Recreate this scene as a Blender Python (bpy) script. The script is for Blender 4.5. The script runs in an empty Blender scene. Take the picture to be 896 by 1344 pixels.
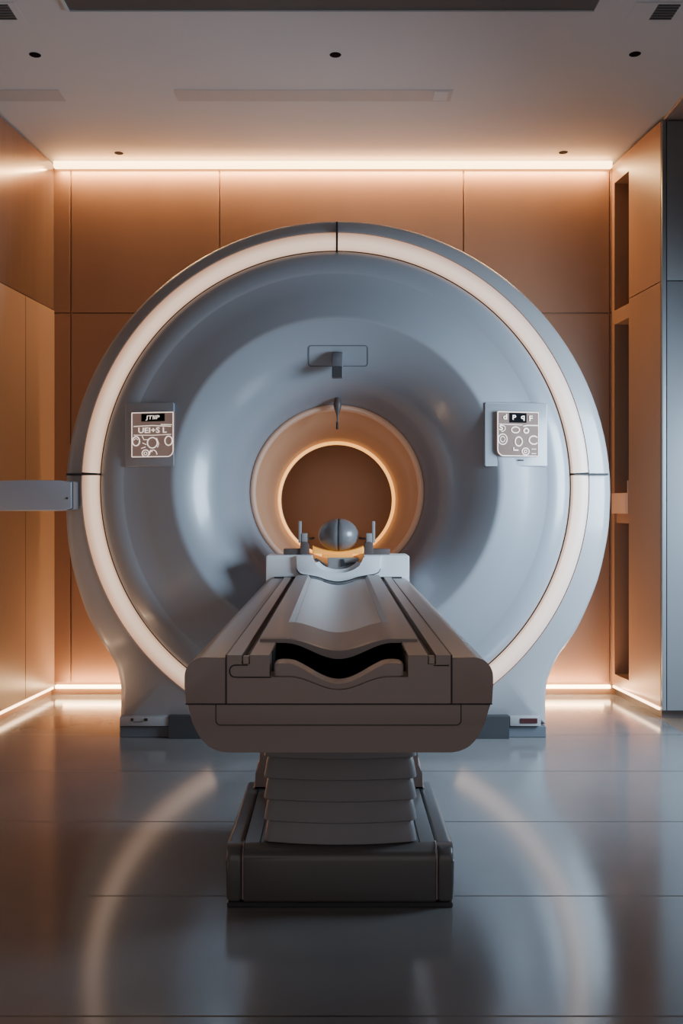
import bpy, bmesh, math
from mathutils import Vector
from mathutils.bvhtree import BVHTree

PI = math.pi
F, CX, CY, H = 1237.0, 442.0, 665.0, 1.05     # focal length, principal point (896x1344 frame), eye height

def X(px, Y): return (px - CX) / F * Y
def Z(py, Y): return H - (py - CY) / F * Y
def W(px, py, Y): return Vector((X(px, Y), Y, Z(py, Y)))

scene = bpy.context.scene
COL = scene.collection

# ------------------------------------------------------------------ materials
def material(name, color, rough=0.5, metal=0.0, spec=0.5, coat=0.0, emit=None, estr=0.0, noise=0.0, nscale=8.0,
             bump=0.0, bscale=60.0, stretch=None, ior=None):
    m = bpy.data.materials.new(name); m.use_nodes = True
    nt = m.node_tree; b = nt.nodes['Principled BSDF']
    b.inputs['Base Color'].default_value = (*color, 1)
    b.inputs['Roughness'].default_value = rough
    b.inputs['Metallic'].default_value = metal
    b.inputs['Specular IOR Level'].default_value = spec
    b.inputs['Coat Weight'].default_value = coat
    b.inputs['Coat Roughness'].default_value = 0.12
    if ior: b.inputs['IOR'].default_value = ior
    if emit:
        b.inputs['Emission Color'].default_value = (*emit, 1)
        b.inputs['Emission Strength'].default_value = estr
    tc = mp = None
    if noise or bump:
        tc = nt.nodes.new('ShaderNodeTexCoord'); mp = nt.nodes.new('ShaderNodeMapping')
        nt.links.new(tc.outputs['Object'], mp.inputs['Vector'])
        if stretch: mp.inputs['Scale'].default_value = stretch
    if noise:
        n = nt.nodes.new('ShaderNodeTexNoise'); n.inputs['Scale'].default_value = nscale; n.inputs['Detail'].default_value = 4
        r = nt.nodes.new('ShaderNodeMapRange')
        r.inputs['To Min'].default_value = 1 - noise; r.inputs['To Max'].default_value = 1 + noise
        mx = nt.nodes.new('ShaderNodeMix'); mx.data_type = 'RGBA'; mx.blend_type = 'MULTIPLY'
        mx.inputs[0].default_value = 1
        mx.inputs[6].default_value = (*color, 1)
        nt.links.new(mp.outputs[0], n.inputs['Vector']); nt.links.new(n.outputs['Fac'], r.inputs['Value'])
        nt.links.new(r.outputs[0], mx.inputs[7]); nt.links.new(mx.outputs[2], b.inputs['Base Color'])
        rr = nt.nodes.new('ShaderNodeMapRange')
        rr.inputs['To Min'].default_value = max(0.02, rough - noise * .35); rr.inputs['To Max'].default_value = rough + noise * .35
        nt.links.new(n.outputs['Fac'], rr.inputs['Value']); nt.links.new(rr.outputs[0], b.inputs['Roughness'])
    if bump:
        n2 = nt.nodes.new('ShaderNodeTexNoise'); n2.inputs['Scale'].default_value = bscale; n2.inputs['Detail'].default_value = 2
        bp = nt.nodes.new('ShaderNodeBump'); bp.inputs['Strength'].default_value = bump; bp.inputs['Distance'].default_value = .002
        nt.links.new(mp.outputs[0], n2.inputs['Vector']); nt.links.new(n2.outputs['Fac'], bp.inputs['Height'])
        nt.links.new(bp.outputs[0], b.inputs['Normal'])
    return m

WARM = (1.0, 0.50, 0.21)
M = {}
M['shell'] = material('gantry_shell', (.30, .298, .312), .32, coat=.25, noise=.03, nscale=3)
M['face'] = material('gantry_face', (.265, .28, .312), .30, coat=.3, noise=.03, nscale=3)
M['copper'] = material('copper_panel', (.33, .174, .106), .38, spec=.5, noise=.06, nscale=2.5, stretch=(3, 3, .6))
M['copper_gloss'] = material('copper_gloss', (.22, .13, .095), .2, metal=.25, noise=.10, nscale=4, bump=.25, bscale=5, stretch=(1, 7, .25))
M['salmon'] = material('salmon_panel', (.44, .275, .195), .36, noise=.04, nscale=2)
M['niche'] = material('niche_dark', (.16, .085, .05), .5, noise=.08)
M['shelf'] = material('shelf_salmon', (.60, .37, .27), .45, noise=.04)
M['cab'] = material('cabinet_grey', (.18, .187, .20), .38, noise=.03, nscale=3)
M['ceil'] = material('ceiling_paint', (.54, .565, .61), .7, noise=.03, nscale=2)
M['soffit'] = material('soffit_brown', (.34, .26, .23), .6, noise=.04)
M['black'] = material('seam_black', (.008, .008, .010), .5, noise=.1)
M['hole'] = material('matt_black', (.006, .006, .007), .85, spec=.05, noise=.05)
M['charcoal'] = material('charcoal_plastic', (.035, .038, .043), .4, noise=.1)
M['plinth'] = material('plinth_grey', (.10, .115, .135), .45, noise=.06)
M['ring'] = material('ring_diffuser', (.50, .44, .40), .4, emit=(1.0, .63, .43), estr=1.12, noise=.02)
def ring_gradient(m):
    nt = m.node_tree; N = nt.nodes; L = nt.links; b = N['Principled BSDF']
    tc = N.new('ShaderNodeTexCoord'); sub = N.new('ShaderNodeVectorMath'); sub.operation = 'SUBTRACT'
    sub.inputs[1].default_value = (X(440, 4.28), 0, Z(638, 4.28))
    mul = N.new('ShaderNodeVectorMath'); mul.operation = 'MULTIPLY'; mul.inputs[1].default_value = (1, 0, 1)
    ln = N.new('ShaderNodeVectorMath'); ln.operation = 'LENGTH'
    L.new(tc.outputs['Object'], sub.inputs[0]); L.new(sub.outputs[0], mul.inputs[0]); L.new(mul.outputs[0], ln.inputs[0])
    mr = N.new('ShaderNodeMapRange'); mr.inputs['From Min'].default_value = 309 * 4.28 / F; mr.inputs['From Max'].default_value = 333 * 4.28 / F
    L.new(ln.outputs['Value'], mr.inputs['Value'])
    cr = N.new('ShaderNodeValToRGB'); e = cr.color_ramp.elements
    e[0].position = 0; e[0].color = (.62, .34, .20, 1); e[1].position = 1; e[1].color = (.50, .27, .17, 1)
    for p, c in ((.2, (1, .66, .45, 1)), (.5, (1, .70, .50, 1)), (.8, (.72, .42, .27, 1))):
        q = e.new(p); q.color = c
    L.new(mr.outputs[0], cr.inputs[0]); L.new(cr.outputs[0], b.inputs['Emission Color'])
ring_gradient(M['ring'])
M['rim'] = material('bore_rim', (.62, .42, .32), .35, emit=(1, .5, .28), estr=.10, noise=.03)  # no lamp: faint glow paints the lit look of the rim
M['led'] = material('led_white', (1, .9, .75), .5, emit=(1.0, .66, .29), estr=8, noise=.01)
M['led_base'] = material('led_base', (1, .9, .75), .5, emit=(1.0, .70, .36), estr=16, noise=.01)
M['led_side'] = material('led_side', (1, .9, .75), .5, emit=(1.0, .66, .38), estr=9, noise=.01)
M['boreled'] = material('bore_led', (1, .8, .5), .5, emit=(1.0, .42, .08), estr=1.9, noise=.01)
M['flare'] = material('bore_flare', (.46, .25, .15), .38, coat=.15, emit=(1.0, .40, .17), estr=.10, noise=.03)  # amber colour and glow stand in for the bore light falling on it
M['table'] = material('table_shell', (.33, .265, .245), .42, coat=.05, noise=.04, nscale=4)
M['table_low'] = material('table_lower', (.29, .235, .22), .4, noise=.04, nscale=4)
M['rail'] = material('rail_metal', (.34, .27, .25), .35, metal=.3, noise=.05)
M['cradle'] = material('cradle', (.30, .265, .26), .45, coat=.05, noise=.04)
M['liner'] = material('cradle_liner', (.70, .73, .76), .45, noise=.03)
M['dock'] = material('dock_white', (.70, .72, .75), .42, noise=.02)
M['base'] = material('base_shell', (.115, .112, .112), .29, coat=.25, noise=.012, nscale=2)
M['bellow'] = material('bellows_rubber', (.255, .255, .275), .45, noise=.05, bump=.05)
M['ball'] = material('phantom_grey', (.15, .145, .15), .36, coat=.3, noise=.12, nscale=14)
M['bracket'] = material('bracket_brown', (.10, .075, .07), .45, noise=.06)
M['post'] = material('bracket_grey', (.30, .29, .29), .4, noise=.05)
M['orange'] = material('cushion_orange', (.95, .40, .07), .5, emit=(1, .42, .06), estr=.45, noise=.05, bump=.1)  # cushion is no lamp; a glow is added to its colour
M['screen'] = material('screen_brown', (.14, .10, .09), .6, spec=.15, emit=(.80, .52, .43), estr=.17, noise=.12, nscale=10)
M['glyph'] = material('screen_glyph', (.9, .8, .75), .5, emit=(1.0, .84, .74), estr=1.1, noise=.02)
M['redled'] = material('readout_dark', (.05, .012, .014), .3, noise=.1)
M['vent'] = material('vent_dark', (.10, .10, .105), .6, noise=.06)
M['vent2'] = material('vent_paint', (.44, .45, .48), .65, noise=.04)
M['hook'] = material('hook_grey', (.13, .13, .145), .4, noise=.05)
M['arm'] = material('arm_grey', (.26, .27, .31), .36, noise=.04)

def floor_material():
    m = bpy.data.materials.new('floor_tiles'); m.use_nodes = True
    nt = m.node_tree; N = nt.nodes; L = nt.links; b = N['Principled BSDF']
    tc = N.new('ShaderNodeTexCoord'); sp = N.new('ShaderNodeSeparateXYZ'); L.new(tc.outputs['Object'], sp.inputs[0])
    def mth(op, a, bb=None):
        n = N.new('ShaderNodeMath'); n.operation = op
        for i, v in enumerate((a, bb)):
            if v is None: continue
            if isinstance(v, (int, float)): n.inputs[i].default_value = v
            else: L.new(v, n.inputs[i])
        return n.outputs[0]
    y = mth('SUBTRACT', sp.outputs['Y'], 1.942 - .3 - 6.0)
    fr = mth('MODULO', y, .6)
    d = mth('ABSOLUTE', mth('SUBTRACT', fr, .3))
    line = mth('LESS_THAN', d, .0032)
    side = mth('GREATER_THAN', sp.outputs['X'], 1.602)
    nz = N.new('ShaderNodeTexNoise'); nz.inputs['Scale'].default_value = 1.8; nz.inputs['Detail'].default_value = 5
    L.new(tc.outputs['Object'], nz.inputs['Vector'])
    cr = N.new('ShaderNodeValToRGB')
    cr.color_ramp.elements[0].position = .3; cr.color_ramp.elements[0].color = (.17, .168, .17, 1)
    cr.color_ramp.elements[1].position = .7; cr.color_ramp.elements[1].color = (.205, .203, .207, 1)
    L.new(nz.outputs['Fac'], cr.inputs[0])
    def mix(f, a, c):
        n = N.new('ShaderNodeMix'); n.data_type = 'RGBA'; L.new(f, n.inputs[0]); L.new(a, n.inputs[6])
        n.inputs[7].default_value = c; return n.outputs[2]
    c = mix(line, cr.outputs[0], (.012, .012, .014, 1))
    c = mix(side, c, (.16, .11, .08, 1))
    L.new(c, b.inputs['Base Color'])
    rg = mth('ADD', mth('MULTIPLY', nz.outputs['Fac'], .04), .125)
    rg = mth('ADD', rg, mth('MULTIPLY', line, .4)); rg = mth('ADD', rg, mth('MULTIPLY', side, .35))
    L.new(rg, b.inputs['Roughness'])
    b.inputs['IOR'].default_value = 1.9
    return m
M['floor'] = floor_material()

# ------------------------------------------------------------------ mesh helpers
def new_bm(): return bmesh.new()

def obj(name, bm, mat, parent=None, smooth=True, angle=32, recalc=True):
    if recalc: bmesh.ops.recalc_face_normals(bm, faces=bm.faces)
    me = bpy.data.meshes.new(name); bm.to_mesh(me); bm.free()
    me.materials.append(mat)
    if smooth:
        for p in me.polygons: p.use_smooth = True
        me.set_sharp_from_angle(angle=math.radians(angle))
    o = bpy.data.objects.new(name, me); COL.objects.link(o)
    if parent:
        o.parent = parent
        o.matrix_parent_inverse = parent_world(parent).inverted()
    return o

from mathutils import Matrix
def parent_world(p):
    m = Matrix.Identity(4); q = p
    while q:
        m = (Matrix.LocRotScale(q.location, q.rotation_euler, q.scale)) @ m if q.parent is None else q.matrix_parent_inverse @ Matrix.LocRotScale(q.location, q.rotation_euler, q.scale) @ m
        q = q.parent
    return m

def thing(name, label, cat, loc, group=None):
    o = bpy.data.objects.new(name, None); COL.objects.link(o); o.location = loc; o.empty_display_size = .1
    return tag(o, label, cat, group)

def tag(o, label, cat, group=None):
    o['label'] = label; o['category'] = cat
    if group: o['group'] = group
    return o

def struct(name, bm, mat, **k):
    o = obj(name, bm, mat, **k); o['kind'] = 'structure'; return o

def box(bm, x0, x1, y0, y1, z0, z1, bev=0.0, seg=2):
    vs = [bm.verts.new((x, y, z)) for x in (x0, x1) for y in (y0, y1) for z in (z0, z1)]
    fs = [bm.faces.new([vs[i] for i in q]) for q in ((0, 1, 3, 2), (4, 6, 7, 5), (0, 4, 5, 1), (2, 3, 7, 6), (0, 2, 6, 4), (1, 5, 7, 3))]
    if bev:
        es = list({e for f in fs for e in f.edges})
        bmesh.ops.bevel(bm, geom=es, offset=bev, segments=seg, affect='EDGES', profile=.5)
    return bm

def prism_y(bm, pts, y0, y1, bev=0.0, seg=3, front_only=True):
    """polygon of (x,z) points extruded along Y"""
    a = [bm.verts.new((x, y0, z)) for x, z in pts]; b = [bm.verts.new((x, y1, z)) for x, z in pts]
    n = len(pts)
    f0 = bm.faces.new(a); f1 = bm.faces.new(b[::-1])
    for i in range(n):
        bm.faces.new((a[i], b[i], b[(i + 1) % n], a[(i + 1) % n]))
    if bev:
        es = list(f0.edges) + ([] if front_only else list(f1.edges))
        bmesh.ops.bevel(bm, geom=es, offset=bev, segments=seg, affect='EDGES', profile=.5)
    return bm

def prism_x(bm, pts, x0, x1, bev=0.0, seg=3):
    """polygon of (y,z) points extruded along X"""
    a = [bm.verts.new((x0, y, z)) for y, z in pts]; b = [bm.verts.new((x1, y, z)) for y, z in pts]
    n = len(pts)
    f0 = bm.faces.new(a); f1 = bm.faces.new(b[::-1])
    for i in range(n):
        bm.faces.new((a[i], b[i], b[(i + 1) % n], a[(i + 1) % n]))
    if bev:
        bmesh.ops.bevel(bm, geom=list(f0.edges) + list(f1.edges), offset=bev, segments=seg, affect='EDGES', profile=.5)
    return bm

def prism_z(bm, pts, z0, z1, bev=0.0):
    a = [bm.verts.new((x, y, z0)) for x, y in pts]; b = [bm.verts.new((x, y, z1)) for x, y in pts]
    n = len(pts)
    f0 = bm.faces.new(a); f1 = bm.faces.new(b[::-1])
    for i in range(n):
        bm.faces.new((a[i], b[i], b[(i + 1) % n], a[(i + 1) % n]))
    if bev: bmesh.ops.bevel(bm, geom=list(f0.edges) + list(f1.edges), offset=bev, segments=2, affect='EDGES', profile=.5)
    return bm

def arc(cx, cz, r, a0, a1, n=8, rz=None):
    rz = r if rz is None else rz
    return [(cx + r * math.cos(math.radians(a0 + (a1 - a0) * i / n)), cz + rz * math.sin(math.radians(a0 + (a1 - a0) * i / n))) for i in range(n + 1)]

def rrect(x0, x1, z0, z1, r, n=6):
    """rounded rectangle; r = radius or (bl, br, tr, tl)"""
    if not isinstance(r, tuple): r = (r,) * 4
    p = []
    p += arc(x0 + r[0], z0 + r[0], r[0], 180, 270, n); p += arc(x1 - r[1], z0 + r[1], r[1], 270, 360, n)
    p += arc(x1 - r[2], z1 - r[2], r[2], 0, 90, n); p += arc(x0 + r[3], z1 - r[3], r[3], 90, 180, n)
    return p

def tube(bm, pts, r, closed=False, sides=8):
    pts = [Vector(p) for p in pts]; n = len(pts); rings = []
    for i, p in enumerate(pts):
        t = (pts[(i + 1) % n] - pts[i - 1]) if closed else (pts[min(i + 1, n - 1)] - pts[max(i - 1, 0)])
        if t.length < 1e-9: t = Vector((0, 0, 1))
        t.normalize(); up = Vector((0, 1, 0)) if abs(t.y) < .9 else Vector((1, 0, 0))
        u = t.cross(up).normalized(); v = u.cross(t)
        rr = r[i] if isinstance(r, (list, tuple)) else r
        rings.append([bm.verts.new(p + (u * math.cos(2 * PI * k / sides) + v * math.sin(2 * PI * k / sides)) * rr) for k in range(sides)])
    for i in range(n if closed else n - 1):
        a, b = rings[i], rings[(i + 1) % n]
        for k in range(sides): bm.faces.new((a[k], a[(k + 1) % sides], b[(k + 1) % sides], b[k]))
    if not closed:
        bm.faces.new(rings[0][::-1]); bm.faces.new(rings[-1])
    return bm

def lathe_z(bm, prof, cx, cy, n=32):
    rings = []
    for r, z in prof:
        rings.append([bm.verts.new((cx, cy, z))] if r < 1e-6 else [bm.verts.new((cx + r * math.cos(2 * PI * k / n), cy + r * math.sin(2 * PI * k / n), z)) for k in range(n)])
    for a, b in zip(rings, rings[1:]):
        for k in range(n):
            q = [a[k % len(a)], a[(k + 1) % len(a)], b[(k + 1) % len(b)], b[k % len(b)]]
            u = []
            for v in q:
                if v not in u: u.append(v)
            if len(u) > 2: bm.faces.new(u)
    return bm

def catmull(pts, k=6):
    out = []; n = len(pts)
    for i in range(n - 1):
        p0, p1, p2, p3 = pts[max(i - 1, 0)], pts[i], pts[i + 1], pts[min(i + 2, n - 1)]
        for j in range(k):
            t = j / k
            out.append(tuple(.5 * (2 * p1[a] + (p2[a] - p0[a]) * t + (2 * p0[a] - 5 * p1[a] + 4 * p2[a] - p3[a]) * t * t + (3 * p1[a] - p0[a] - 3 * p2[a] + p3[a]) * t ** 3) for a in range(len(p1))))
    out.append(tuple(pts[-1])); return out

def text_mesh(s, size):
    c = bpy.data.curves.new('t', 'FONT'); c.body = s; c.size = size; c.align_x = 'CENTER'; c.align_y = 'CENTER'; c.resolution_u = 3
    c.extrude = .0008; c.offset = size * .012
    o = bpy.data.objects.new('t', c); COL.objects.link(o)
    dg = bpy.context.evaluated_depsgraph_get(); me = bpy.data.meshes.new_from_object(o.evaluated_get(dg))
    bpy.data.objects.remove(o); bpy.data.curves.remove(c)
    bm = bmesh.new(); bm.from_mesh(me); bpy.data.meshes.remove(me)
    return bm

# ------------------------------------------------------------------ room
YB = 5.26; ZC = 2.97
LB, LS = -1.580, .0985        # left wall: X at the back, splay per metre
def xl(y): return LB - LS * (YB - y)
RB, RS = 1.535, .100
YF = 4.65                     # front of the cabinet tower
def xr(y): return RB + RS * (YB - y)
Y0 = -1.2; XR = 3.6

bm = new_bm(); box(bm, -2.6, XR + .1, Y0, YB + .7, -.08, 0.0)
struct('floor', bm, M['floor'], smooth=False)
bm = new_bm(); box(bm, -2.6, XR + .1, Y0, YB + .7, ZC, ZC + .08)
struct('ceiling', bm, M['ceil'], smooth=False)
bm = new_bm(); box(bm, 1.612, XR, Y0, YF - .002, ZC - .016, ZC - .0005)
struct('trim_1', bm, M['soffit'], smooth=False)

# back wall: copper panels with shadow gaps
bm = new_bm()
cols = [-1.72, X(93, YB), X(288, YB), X(608, YB), X(800, YB), 1.66]
rows = [.066, Z(411, YB), Z(222.5, YB)]
g = .0042
for i in range(5):
    for j in range(2):
        box(bm, cols[i] + g, cols[i + 1] - g, YB, YB + .03, rows[j] + g, rows[j + 1] - g, .0015, 1)
box(bm, -1.9, 1.9, YB + .012, YB + .1, 0, ZC)
struct('wall_back', bm, M['copper'])

# left wall: glossy upper panel, lighter lower panels (each in the splayed plane)
def slab_left(bm, ya, yb, z0, z1, t=.06, off=0.0, bev=.0015):
    pts = [(xl(ya) + off, ya), (xl(yb) + off, yb), (xl(yb) - t, yb), (xl(ya) - t, ya)]
    prism_z(bm, pts, z0, z1)
    return bm
zs = 2.145
bm = new_bm(); slab_left(bm, Y0, YB, zs + .004, ZC - .012)
struct('wall_left', bm, M['copper_gloss'])
bm = new_bm()
yj = 4.885
for a, b_ in ((YB, yj + .003), (yj - .003, 3.6), (3.594, 2.3), (2.294, 1.0), (.994, Y0)):
    slab_left(bm, b_, a, .05, zs - .002, off=.004)
struct('wall_left.001', bm, M['salmon'])
bm = new_bm(); slab_left(bm, Y0, YB, 0, ZC, t=.12, off=-.02)
struct('wall_left.002', bm, M['niche'])
bm = new_bm(); slab_left(bm, Y0, YB, 0, .036, off=-.012)
struct('baseboard_left', bm, M['copper'])
bm = new_bm(); box(bm, XR, XR + .1, Y0, YB + .6, 0, ZC)
struct('wall_right', bm, M['cab'], smooth=False)

# LED strips
bm = new_bm(); box(bm, LB + .006, RB - .006, YB - .028, YB + .006, Z(221.5, YB), ZC - .001, .003)
tag(obj('led_strip', bm, M['led']), 'long glowing white light strip along the top of the back wall, under the ceiling', 'light strip')
bm = new_bm(); box(bm, LB + .01, RB - .01, YB - .010, YB + .02, .036, .054, .003)
tag(obj('led_strip', bm, M['led_base']), 'warm glowing light strip along the foot of the back wall behind the scanner', 'light strip')
bm = new_bm(); prism_z(bm, [(xl(YB - .02) + .007, YB - .02), (xl(1.2) + .007, 1.2), (xl(1.2) - .012, 1.2), (xl(YB - .02) - .012, YB - .02)], .037, .049)
tag(obj('led_strip', bm, M['led_side'], smooth=False), 'thin glowing light strip along the foot of the left wall', 'light strip')

# ------------------------------------------------------------------ ceiling fittings
dl = [(46, 72, 'dark round recessed spotlight in the ceiling, front left one'),
      (440, 72, 'dark round recessed spotlight in the middle of the ceiling, above the scanner top'),
      (833, 71, 'dark round recessed spotlight in the ceiling, front right one below the square vent'),
      (156, 201, 'dark round recessed spotlight close to the glowing ceiling strip, on the left'),
      (739, 200, 'dark round recessed spotlight close to the glowing ceiling strip, on the right')]
for px, py, lab in dl:
    y = (ZC - H) * F / (CY - py); x = X(px, y); r = .0225
    t = thing('recessed_spotlight', lab, 'ceiling light', (x, y, ZC), 'recessed ceiling spotlights')
    bm = new_bm(); lathe_z(bm, [(r * .9, ZC - .0012), (r * 1.06, ZC - .001), (r * 1.1, ZC - .0002)], x, y, 28)
    obj('trim_ring', bm, M['hole'], t)
    bm = new_bm(); lathe_z(bm, [(0, ZC - .0014), (r * .5, ZC - .0016), (r * .93, ZC - .0012)], x, y, 28)
    obj('lens', bm, M['hole'], t)

for x0, x1, lab in ((1.2275, 1.313, 'small dark square air vent in the ceiling at the right'), (-1.345, -1.257, 'small dark square air vent in the ceiling at the left edge')):
    ya, yb = 3.598, 3.711
    t = thing('ceiling_vent', lab, 'vent', ((x0 + x1) / 2, (ya + yb) / 2, ZC), 'square ceiling vents')
    bm = new_bm(); box(bm, x0, x1, ya, yb, ZC - .003, ZC - .0005); obj('backing', bm, M['vent'], t, smooth=False)
    bm = new_bm()
    for a in ((x0 - .09, x0, ya - .012, yb + .03), (x1, x1 + .03, ya - .012, yb + .03), (x0, x1, ya - .012, ya), (x0, x1, yb, yb + .03)):
        box(bm, *a, ZC - .0022, ZC - .0004)
    obj('frame', bm, M['ceil'], t, smooth=False)
    bm = new_bm()
    for k in range(6):
        y = ya + .008 + k * (yb - ya - .016) / 5
        box(bm, x0, x1, y - .003, y + .003, ZC - .006, ZC - .003)
    obj('louvre', bm, M['plinth'], t, smooth=False)

t = thing('ceiling_panel', 'large dark rectangular panel set in the ceiling at the top of the picture', 'ceiling panel', (0, 3.2, ZC))
bm = new_bm(); box(bm, -1.03, .99, 2.7, 3.632, ZC - .006, ZC - .0005); obj('panel', bm, M['vent'], t, smooth=False)
bm = new_bm()
for a in ((-1.042, -1.03, 2.69, 3.644), (.99, 1.002, 2.69, 3.644), (-1.03, .99, 3.632, 3.644), (-1.03, .99, 2.69, 2.70)):
    box(bm, *a, ZC - .012, ZC - .0005)
obj('frame', bm, M['ceil'], t, smooth=False)

for x0, x1, end, lab in ((-.75, .536, True, 'long faint slot air diffuser in the ceiling above the scanner'), (-1.66, -1.28, False, 'short faint slot air diffuser in the ceiling near the left wall')):
    ya, yb = 4.34, 4.46
    t = thing('slot_diffuser', lab, 'vent', ((x0 + x1) / 2, 4.4, ZC))
    bm = new_bm(); box(bm, x0, x1, ya, yb, ZC - .002, ZC - .0003); obj('blade', bm, M['vent2'], t, smooth=False)
    if end:
        bm = new_bm(); box(bm, x1 - .085, x1 - .02, ya + .012, yb - .012, ZC - .0035, ZC - .002); obj('end_cap', bm, M['ceil'], t, smooth=False)

# ------------------------------------------------------------------ cabinet tower on the right
cab = thing('tall_cabinet', 'tall built-in cabinet on the right with copper side, open niches and grey doors', 'cabinet', (2.0, 4.95, 0))
un = (Vector((xr(YF), YF, 0)) - Vector((RB, YB, 0))); ULEN = un.length; un.normalize(); nn = Vector((-un.y, un.x, 0))  # nn: into the cabinet
if nn.x < 0: nn = -nn
def ubox(bm, u0, u1, d0, d1, z0, z1):
    A = Vector((RB, YB, 0))
    pts = []
    for u, d in ((u0, d0), (u1, d0), (u1, d1), (u0, d1)):
        p = A + un * u + nn * d; pts.append((p.x, p.y))
    return prism_z(bm, pts, z0, z1)
UA, UBn = .034, .2295
zt = ZC - .018
bm = new_bm()
ubox(bm, 0, UA, 0, .35, .06, zt); ubox(bm, UBn, ULEN, 0, .02, .06, 2.158); ubox(bm, UBn, ULEN, 0, .02, 2.163, zt)
ubox(bm, UBn, UBn + .02, .02, .35, .06, zt)
ubox(bm, UA, UBn, 0, .35, 2.843, zt); ubox(bm, UA, UBn, 0, .35, .06, .122)
obj('side_panel', bm, M['copper'], cab, smooth=False)
bm = new_bm(); ubox(bm, UA, UBn, 0.0, .35, 2.06, 2.136); obj('shelf', bm, M['copper'], cab, smooth=False)
bm = new_bm(); ubox(bm, UA - .03, UBn - .004, -.004, .35, 1.012, 1.124); ubox(bm, UBn - .012, UBn - .002, -.004, .05, 1.124, 1.19)
obj('shelf', bm, M['shelf'], cab, smooth=False)
bm = new_bm(); ubox(bm, UA, UBn, .012, .35, .96, 1.011); obj('shelf', bm, M['copper'], cab, smooth=False)
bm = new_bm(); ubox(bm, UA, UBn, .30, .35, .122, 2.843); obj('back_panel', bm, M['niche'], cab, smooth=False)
bm = new_bm(); ubox(bm, .0, ULEN - .03, .02, .3, 0, .058); box(bm, xr(YF) + .03, XR - .02, YF + .04, YB, 0, .05); obj('toe_kick', bm, M['bracket'], cab, smooth=False)
bm = new_bm(); box(bm, xr(YF) + .002, xr(YF) + .022, YF - .018, YF + .05, .048, zt, .002); obj('edge_post', bm, M['cab'], cab)
bm = new_bm(); box(bm, xr(YF) + .026, XR - .02, YF + .004, YB, .048, zt); obj('carcass', bm, M['charcoal'], cab, smooth=False)
for k in range(3):
    xa = xr(YF) + .026 + k * .62
    bm = new_bm(); box(bm, xa, xa + .616, YF - .018, YF + .003, .048, 2.158, .0015); obj('door', bm, M['cab'], cab)
    bm = new_bm(); box(bm, xa, xa + .616, YF - .018, YF + .003, 2.163, zt - .006, .0015); obj('door', bm, M['cab'], cab)
bm = new_bm()
A = Vector((RB, YB, 0))
pts = []
for u, d in ((.03, -.008), (ULEN - .002, -.008), (ULEN - .002, -.001), (.03, -.001)):
    p = A + un * u + nn * d; pts.append((p.x, p.y))
prism_z(bm, pts, .047, .0595)
tag(obj('led_strip', bm, M['led_side'], smooth=False), 'thin glowing light strip under the copper side of the tall right cabinet', 'light strip')

# ------------------------------------------------------------------ scanner gantry
gan = thing('scanner_gantry', 'huge round grey scanner gantry with a glowing light ring and orange-lit bore', 'medical scanner', (0, 4.7, 0))
CXg, CYg = 440.0, 638.0
left = [(84, 640), (84.5, 680), (87.5, 716), (95, 754), (109.5, 800), (125, 832), (140.5, 857), (149.5, 872), (155, 891), (157, 907), (157, 930), (157, 952)]
right = [(803, 650), (801, 690), (796, 722), (787, 760), (774, 794), (759, 826), (746, 846), (734, 863), (722, 888), (718, 907), (717, 930), (717, 952)]
top = []
for k in range(0, 61):
    a = PI - PI * k / 60
    top.append((443.5 + 359.5 * math.cos(a), 647 - 359 * math.sin(a)))
poly = list(reversed(catmull(left, 6))) + top[1:-1] + catmull(right, 6)

def ray_r(th):
    dx, dy = math.cos(th), -math.sin(th)
    best = None; n = len(poly)
    for i in range(n):
        x1, y1 = poly[i][0] - CXg, poly[i][1] - CYg; x2, y2 = poly[(i + 1) % n][0] - CXg, poly[(i + 1) % n][1] - CYg
        ex, ey = x2 - x1, y2 - y1; den = dx * ey - dy * ex
        if abs(den) < 1e-9: continue
        t = (x1 * ey - y1 * ex) / den; u = (x1 * dy - y1 * dx) / den
        if t > 0 and -1e-6 <= u <= 1 + 1e-6: best = t if best is None else max(best, t)
    return best
NT = 384
TH = [2 * PI * k / NT for k in range(NT)]
# make sure the bottom corners are hit exactly
for cxp, cyp in ((157, 952), (717, 952)):
    a = math.atan2(-(cyp - CYg), cxp - CXg) % (2 * PI)
    TH[min(range(NT), key=lambda i: abs(TH[i] - a))] = a
OUT = [ray_r(t) for t in TH]

def loop(r, Y, c=(CXg, CYg), inset=None, Yp=None):
    """closed loop of world points; r None -> outline minus inset. pixel offsets are scaled at depth Yp, placed at Y"""
    res = []
    for th, ro in zip(TH, OUT):
        rr = ro - inset if r is None else min(r, ro - 10)
        p = W(c[0] + rr * math.cos(th), c[1] - rr * math.sin(th), Yp or Y); p.y = Y
        res.append(p)
    return res

def skin(bm, loops, caps=False):
    rings = [[bm.verts.new(p) for p in l] for l in loops]
    for a, b in zip(rings, rings[1:]):
        n = len(a)
        for k in range(n): bm.faces.new((a[k], a[(k + 1) % n], b[(k + 1) % n], b[k]))
    return bm

YO = 4.34
bm = new_bm()
skin(bm, [loop(90, 5.10, (441.5, 656), Yp=4.95), loop(None, 5.10, inset=3, Yp=YO), loop(None, 5.08, inset=0, Yp=YO), loop(None, 4.40, inset=0, Yp=YO), loop(None, 4.362, inset=.8, Yp=YO),
          loop(None, 4.335, inset=3, Yp=YO), loop(None, 4.315, inset=7, Yp=4.33), loop(None, 4.302, inset=12, Yp=4.31), loop(336, 4.293), loop(333.5, 4.291), loop(333, 4.30), loop(333, 4.34)])
obj('housing', bm, M['shell'], gan, angle=40, recalc=True)

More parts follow.
